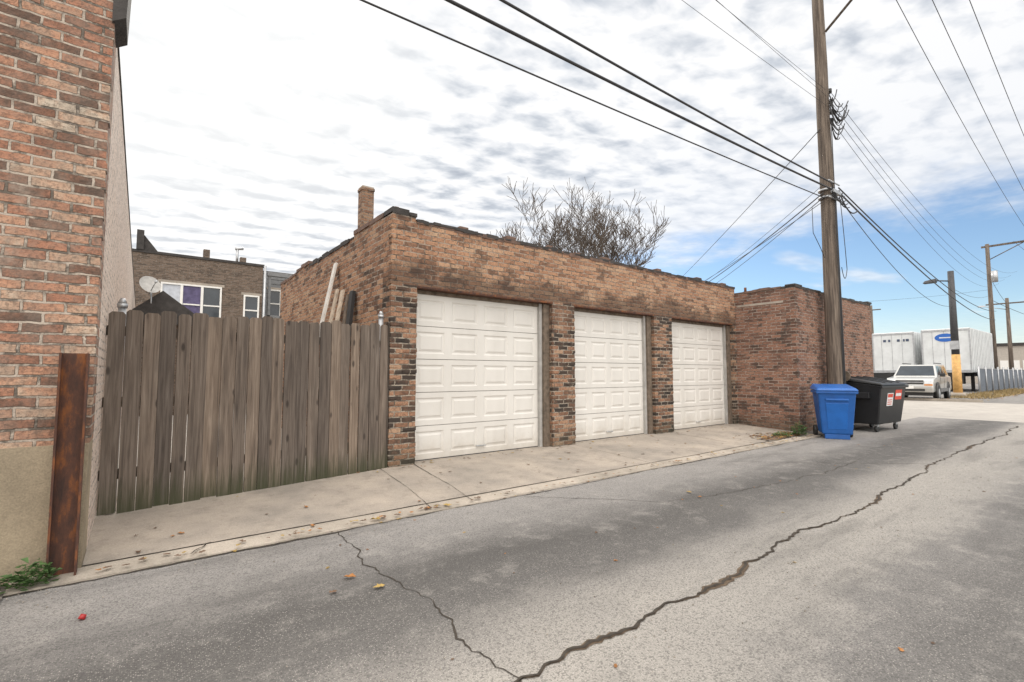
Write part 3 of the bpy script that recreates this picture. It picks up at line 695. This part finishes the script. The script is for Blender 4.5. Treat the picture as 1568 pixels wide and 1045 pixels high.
# ------------------------------------------------------------------ bins
def recycling_bin(loc,rz):
    e=empty('blue_recycling_bin',loc,rz); M=simple('blue_plastic',(.008,.09,.33),.45,var=.25,scale=3); M2=simple('blue_plastic_lid',(.01,.11,.40),.4,var=.2,scale=3)
    bot=[(-.27,-.30,.09),(.27,-.30,.09),(.27,.24,.09),(-.27,.24,.09)]; top=[(-.34,-.42,.98),(.34,-.42,.98),(.34,.36,.98),(-.34,.36,.98)]
    hexa('body',bot,top,M,e,.04,3)
    hexa('front_panel',[(-.17,-.318,.2),(.17,-.318,.2),(.17,-.30,.2),(-.17,-.30,.2)],[(-.2,-.405,.75),(.2,-.405,.75),(.2,-.38,.75),(-.2,-.38,.75)],M2,e,.01)
    box('rim',-.365,.365,-.445,.39,.94,1.0,M,e,.015)
    hexa('lid',[(-.38,-.47,1.0),(.38,-.47,1.0),(.38,.42,1.02),(-.38,.42,1.02)],[(-.33,-.42,1.06),(.33,-.42,1.06),(.33,.38,1.13),(-.33,.38,1.13)],M2,e,.025,3)
    cyl('handle',(-.3,.47,1.0),(.3,.47,1.0),.018,.018,M,e,10)
    for s in (-.3,.27): box('handle_arm',s,s+.03,.36,.48,.985,1.02,M,e)
    box('lift_bar',-.2,.2,-.43,-.36,.80,.84,M2,e,.01)
    cyl('axle',(-.33,.24,.12),(.33,.24,.12),.012,.012,M_galv,e,8)
    for s in (-1,1): cyl('wheel',(s*.29,.24,.12),(s*.35,.24,.12),.12,.12,M_black,e,20)
    box('foot',-.22,.22,-.29,-.2,0,.1,M,e,.01)
recycling_bin((11.75,4.02,0),R(-62))
def dumpster(loc,rz):
    e=empty('black_dumpster',loc,rz); M=simple('black_dumpster_paint',(.012,.013,.015),.45,var=.3,scale=4); Ms=simple('sticker_white',(.7,.7,.7),.5,var=.08); Mr=simple('sticker_red',(.6,.06,.03),.5,var=.1)
    bot=[(-.68,-.30,.18),(.68,-.30,.18),(.68,.36,.18),(-.68,.36,.18)]; top=[(-.76,-.42,1.08),(.76,-.42,1.08),(.76,.40,1.2),(-.76,.40,1.2)]
    hexa('body',bot,top,M,e,.025)
    hexa('lid',[(-.8,-.47,1.085),(.8,-.47,1.085),(.8,.42,1.205),(-.8,.42,1.205)],[(-.77,-.43,1.13),(.77,-.43,1.13),(.77,.38,1.28),(-.77,.38,1.28)],M,e,.02)
    for s in (-.4,0,.4): hexa('lid_rib',[(s-.04,-.4,1.137),(s+.04,-.4,1.137),(s+.04,.36,1.275),(s-.04,.36,1.275)],[(s-.03,-.38,1.16),(s+.03,-.38,1.16),(s+.03,.34,1.30),(s-.03,.34,1.30)],M,e)
    for s in (-1,1):
        box('lift_channel',min(s*.74,s*.84),max(s*.74,s*.84),-.2,.25,.78,.92,M,e,.01)
    box('rim_front',-.79,.79,-.455,-.40,1.02,1.08,M,e,.01)
    cyl('hinge_rod',(-.78,.44,1.22),(.78,.44,1.22),.015,.015,M_galv,e,8)
    for sx in (-.55,.55):
        for sy in (-.22,.28):
            box('caster_fork',sx-.05,sx+.05,sy-.03,sy+.03,.12,.19,M_galv,e); cyl('caster',(sx,sy-.025,.08),(sx,sy+.025,.08),.08,.08,M_black,e,16)
    def fy(z): return -.30-.12*(z-.18)/.9-.004
    def st(nm,x0,x1,z0,z1,m,o=0): mesh(nm,[(x0,fy(z0)-o,z0),(x1,fy(z0)-o,z0),(x1,fy(z1)-o,z1),(x0,fy(z1)-o,z1)],[(0,1,2,3)],m,e)
    st('sticker',-.35,-.0,.6,.9,Ms); st('sticker_band',-.32,-.03,.8,.88,Mr,.002); st('sticker_b',.1,.5,.74,.97,Mr); st('sticker_b_text',.14,.46,.82,.89,Ms,.002)
    for k in range(3): st('sticker_line',-.31,-.06,.63+k*.05,.65+k*.05,Mr,.002)
dumpster((14.2,3.98,0),R(-4))
# ------------------------------------------------------------------ leaves, stones, weeds
M_l1=simple('leaf_orange',(.34,.15,.045),.85,var=.5,scale=15); M_l2=simple('leaf_brown',(.15,.09,.055),.85,var=.5,scale=15); M_l3=simple('leaf_yellow',(.38,.26,.08),.85,var=.4,scale=15)
vs=[];fs=[];mi=[];r=random.Random(12)
def leaf(x,y,z,s,m):
    a=r.random()*6.28; k=len(vs); cu=r.uniform(.15,.6)*s
    L=[(-1,0,.1),(-.35,.3,.5),(-.2,.75,1),(.2,.35,.4),(.6,.6,.9),(1,0,.2),(.5,-.55,.9),(.15,-.3,.4),(-.25,-.7,.8)]
    for (u,v,w) in L:
        u+=r.uniform(-.2,.2); vs.append((x+s*(u*math.cos(a)-v*math.sin(a)),y+s*(u*math.sin(a)+v*math.cos(a)),z+.004+cu*w*r.random()))
    vs.append((x,y,z+.004))
    for j in range(9): fs.append((k+9,k+j,k+(j+1)%9)); mi.append(m)
for k in range(330):
    x=r.uniform(-.2,11.7); y=4.27+abs(r.gauss(0,.06)) if r.random()<.5 else r.choice([r.uniform(4.4,6.2),r.uniform(5.9,6.2)]); leaf(x,y,gz(x,y),r.uniform(.012,.034),r.choice([0,1,1,1,2]))
for k in range(60):
    x=r.uniform(0,12); y=r.uniform(.5,4.2); leaf(x,y,.0,r.uniform(.01,.022),r.choice([0,1,1,2]))
for (x,y,s,mm_) in ((1.15,3.25,.042,0),(1.0,3.1,.03,1),(1.25,3.0,.035,2),(5.0,3.2,.035,2),(4.9,3.0,.03,0),(1.75,4.3,.05,2),(2.3,4.35,.05,0),(2.5,4.33,.045,2)): leaf(x,y,.01 if y<4.2 else .03,s,mm_)
for k in range(450): leaf(r.uniform(9.8,11.5),4.45+abs(r.gauss(0,.3)),.05+.02*r.random(),r.uniform(.02,.045),r.choice([0,1,1,2,0]))
for k in range(300):
    leaf(r.uniform(34,60),r.uniform(4.5,6.5),.01,r.uniform(.04,.09),r.choice([0,1,2]))
mesh('fallen_leaves',vs,fs,None,None,False,[M_l1,M_l2,M_l3],mi)
vs=[];fs=[]
r=random.Random(77)
for k in range(1000):
    if k<520: x=r.uniform(-1.5,12); y=1.2+abs(r.gauss(0,.7)) 
    elif k<650: x=r.uniform(-.5,11.5); y=r.uniform(3.8,4.3)
    else: x=r.uniform(-3,-.3); y=r.uniform(4.0,4.45)
    s=r.uniform(.003,.009); q=Matrix.Rotation(r.random()*6.28,3,Vector((r.random(),r.random(),1)).normalized()); k0=len(vs)
    for v in ((1,0,0),(-1,0,0),(0,.8,0),(0,-.8,0),(0,0,.6),(0,0,-.6)):
        p=q@(Vector(v)*s*r.uniform(.7,1.2)); vs.append((x+p.x,y+p.y,s*.4+p.z+(.01 if x<-.5 and y>4.05 else 0)))
    for f in ((0,2,4),(2,1,4),(1,3,4),(3,0,4),(2,0,5),(1,2,5),(3,1,5),(0,3,5)): fs.append(tuple(k0+i for i in f))
mesh('loose_stones',vs,fs,simple('stone_chips',(.3,.27,.23),.9,var=.5,scale=40))
M_weed=simple('weed_green',(.06,.12,.03),.7,var=.5,scale=20)
def weed(loc,n,h,spr,seed):
    r=random.Random(seed); vs=[];fs=[]
    for k in range(n):
        a=r.random()*6.28; d=spr*math.sqrt(r.random()); x=loc[0]+d*math.cos(a); y=loc[1]+d*math.sin(a)*.5; z=loc[2]+.01+h*r.random()*(1-d/spr*.6)
        b=r.random()*6.28; L=r.uniform(.03,.065); W=L*.32; t=r.uniform(-.3,.9); k0=len(vs)
        ux,uy=math.cos(b),math.sin(b)
        vs+=[(x,y,z),(x+ux*L*.5-uy*W,y+uy*L*.5+ux*W,z+t*L*.6),(x+ux*L,y+uy*L,z+t*L*.5),(x+ux*L*.5+uy*W,y+uy*L*.5-ux*W,z+t*L*.6)]; fs.append((k0,k0+1,k0+2,k0+3))
        if k%4==0: k0=len(vs); vs+=[(x,y,z),(x+.004,y,z),(loc[0]+.01*r.random(),loc[1],loc[2])]; fs.append((k0,k0+1,k0+2))
    mesh('weed_plant',vs,fs,M_weed)
weed((-.50,4.32,.01),150,.20,.12,1); weed((11.2,4.5,.04),360,.32,.25,2); weed((10.7,4.62,.04),160,.12,.3,3); weed((-.72,4.40,.02),50,.07,.08,4)
RC=empty('red_bottle_cap_litter'); cyl('cap',(-.2,3.62,.005),(-.19,3.63,.025),.017,.014,simple('red_plastic',(.4,.02,.02),.4),RC,14)
# ------------------------------------------------------------------ light & sky
sv=Vector((.22,1.12,.70)).normalized(); el=math.asin(sv.z); az=math.atan2(sv.x,sv.y)
sd=bpy.data.lights.new('sun','SUN'); sd.energy=1.6; sd.angle=R(14); sd.color=(1,.93,.83)
so=link(bpy.data.objects.new('sun',sd)); so.rotation_euler=(-sv).to_track_quat('-Z','Y').to_euler()
w=bpy.data.worlds.new('World'); S.world=w; w.use_nodes=True; t=NT(w.node_tree); t.n.clear()
tc=t.node('ShaderNodeTexCoord').outputs['Generated']; x,y,z=t.sep(tc)
zz=t.m('ADD',t.m('MAXIMUM',z,0.),.045)
u=t.m('DIVIDE',x,zz); v=t.m('DIVIDE',y,zz); pv=t.comb(u,v,0.)
n1=t.noise(pv,.8,2,.5); 
ph=t.m('ADD',t.m('ADD',t.m('MULTIPLY',v,25.),t.m('MULTIPLY',n1,12.)),t.m('MULTIPLY',u,3.))
n4=t.noise(pv,4.5,2,.5)
ph=t.m('ADD',ph,t.m('MULTIPLY',n4,4.))
wv=t.m('MULTIPLY_ADD',t.m('SINE',ph),.5,.5)
rot=t.comb(t.m('MULTIPLY_ADD',u,.8,t.m('MULTIPLY',v,.25)),v,0.)
n2=t.noise(rot,9.5,4,.52,.2)
left=t.m('MULTIPLY',t.sm(u,1.8,.3),t.sm(v,1.3,2.3,.35,1.))
p=t.m('ADD',t.m('MULTIPLY',t.m('SUBTRACT',wv,.5),t.m('MULTIPLY_ADD',left,.70,.22)),t.m('MULTIPLY_ADD',n2,2.6,-1.3))
p=t.m('ADD',p,t.m('MULTIPLY_ADD',n1,.8,-.4+.76))
soft=t.sm(u,1.1,2.8)
pat=t.m('ADD',t.m('MULTIPLY',p,t.m('MULTIPLY_ADD',soft,-.6,1.)),t.m('MULTIPLY',soft,.42))
ccol=t.ramp(pat,[(0,(.48,.52,.59)),(.3,(.62,.66,.72)),(.6,(.84,.86,.895)),(.85,(.99,.99,.995))])
dt=t.node('ShaderNodeVectorMath',operation='DOT_PRODUCT'); t.l.new(tc,dt.inputs[0]); dt.inputs[1].default_value=Vector((.02,1.13,.76)).normalized()
glow=t.sm(dt.outputs['Value'],.87,.995)
ccol=t.mix(t.m('MULTIPLY',glow,.65),ccol,(1.14,1.13,1.10))
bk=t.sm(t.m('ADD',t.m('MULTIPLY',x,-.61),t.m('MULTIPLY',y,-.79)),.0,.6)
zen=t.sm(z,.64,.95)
gain=t.m('MULTIPLY',t.m('MULTIPLY_ADD',zen,1.5,1.03),t.m('MULTIPLY_ADD',bk,1.4,1.))  # unseen clouds overhead and behind the camera brightened to light the scene
ccol=t.mix(t.m('MAXIMUM',zen,bk),ccol,t.mix(1.,ccol,(1.05,.985,.91),'MULTIPLY'))  # warm tint added to the same unseen clouds for warmer fill
sky=t.node('ShaderNodeTexSky',sky_type='NISHITA'); sky.sun_disc=False; sky.sun_elevation=el; sky.sun_rotation=az; sky.air_density=1.; sky.dust_density=.2; sky.ozone_density=3.
bg1=t.node('ShaderNodeBackground'); t.l.new(sky.outputs[0],bg1.inputs[0]); bg1.inputs[1].default_value=.15
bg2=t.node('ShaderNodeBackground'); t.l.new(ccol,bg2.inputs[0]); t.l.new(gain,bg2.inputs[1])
edge=t.m('ADD',t.m('ADD',u,t.m('MULTIPLY',v,.16)),t.m('MULTIPLY_ADD',t.noise(pv,1.7,5,.62),2.2,-1.1))
cov=t.sm(edge,3.7,2.6)
wis=t.m('MULTIPLY',t.sm(t.noise(t.comb(t.m('MULTIPLY',u,.45),v,0.),1.1,4,.6),.55,.70),.65)
cov=t.m('MAXIMUM',t.m('MAXIMUM',cov,wis),t.m('MULTIPLY',t.sm(z,.12,.0),.6))
cov=t.m('MULTIPLY',cov,t.m('MULTIPLY_ADD',soft,-.12,1.))
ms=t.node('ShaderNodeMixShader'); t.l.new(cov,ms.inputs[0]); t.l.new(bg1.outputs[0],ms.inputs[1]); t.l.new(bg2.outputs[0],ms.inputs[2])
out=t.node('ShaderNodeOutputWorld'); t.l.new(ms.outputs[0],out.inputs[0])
# ------------------------------------------------------------------ camera
cd=bpy.data.cameras.new('camera'); cd.sensor_width=36; cd.lens=16.95; cd.clip_end=2000; cd.clip_start=.05
co=link(bpy.data.objects.new('camera',cd)); co.location=(0,0,1.35)
pt=R(3.9); co.rotation_euler=Vector((.610*math.cos(pt),.7924*math.cos(pt),math.sin(pt))).to_track_quat('-Z','Y').to_euler()
S.camera=co
S.view_settings.view_transform='Standard'; S.view_settings.look='None'; S.view_settings.exposure=0
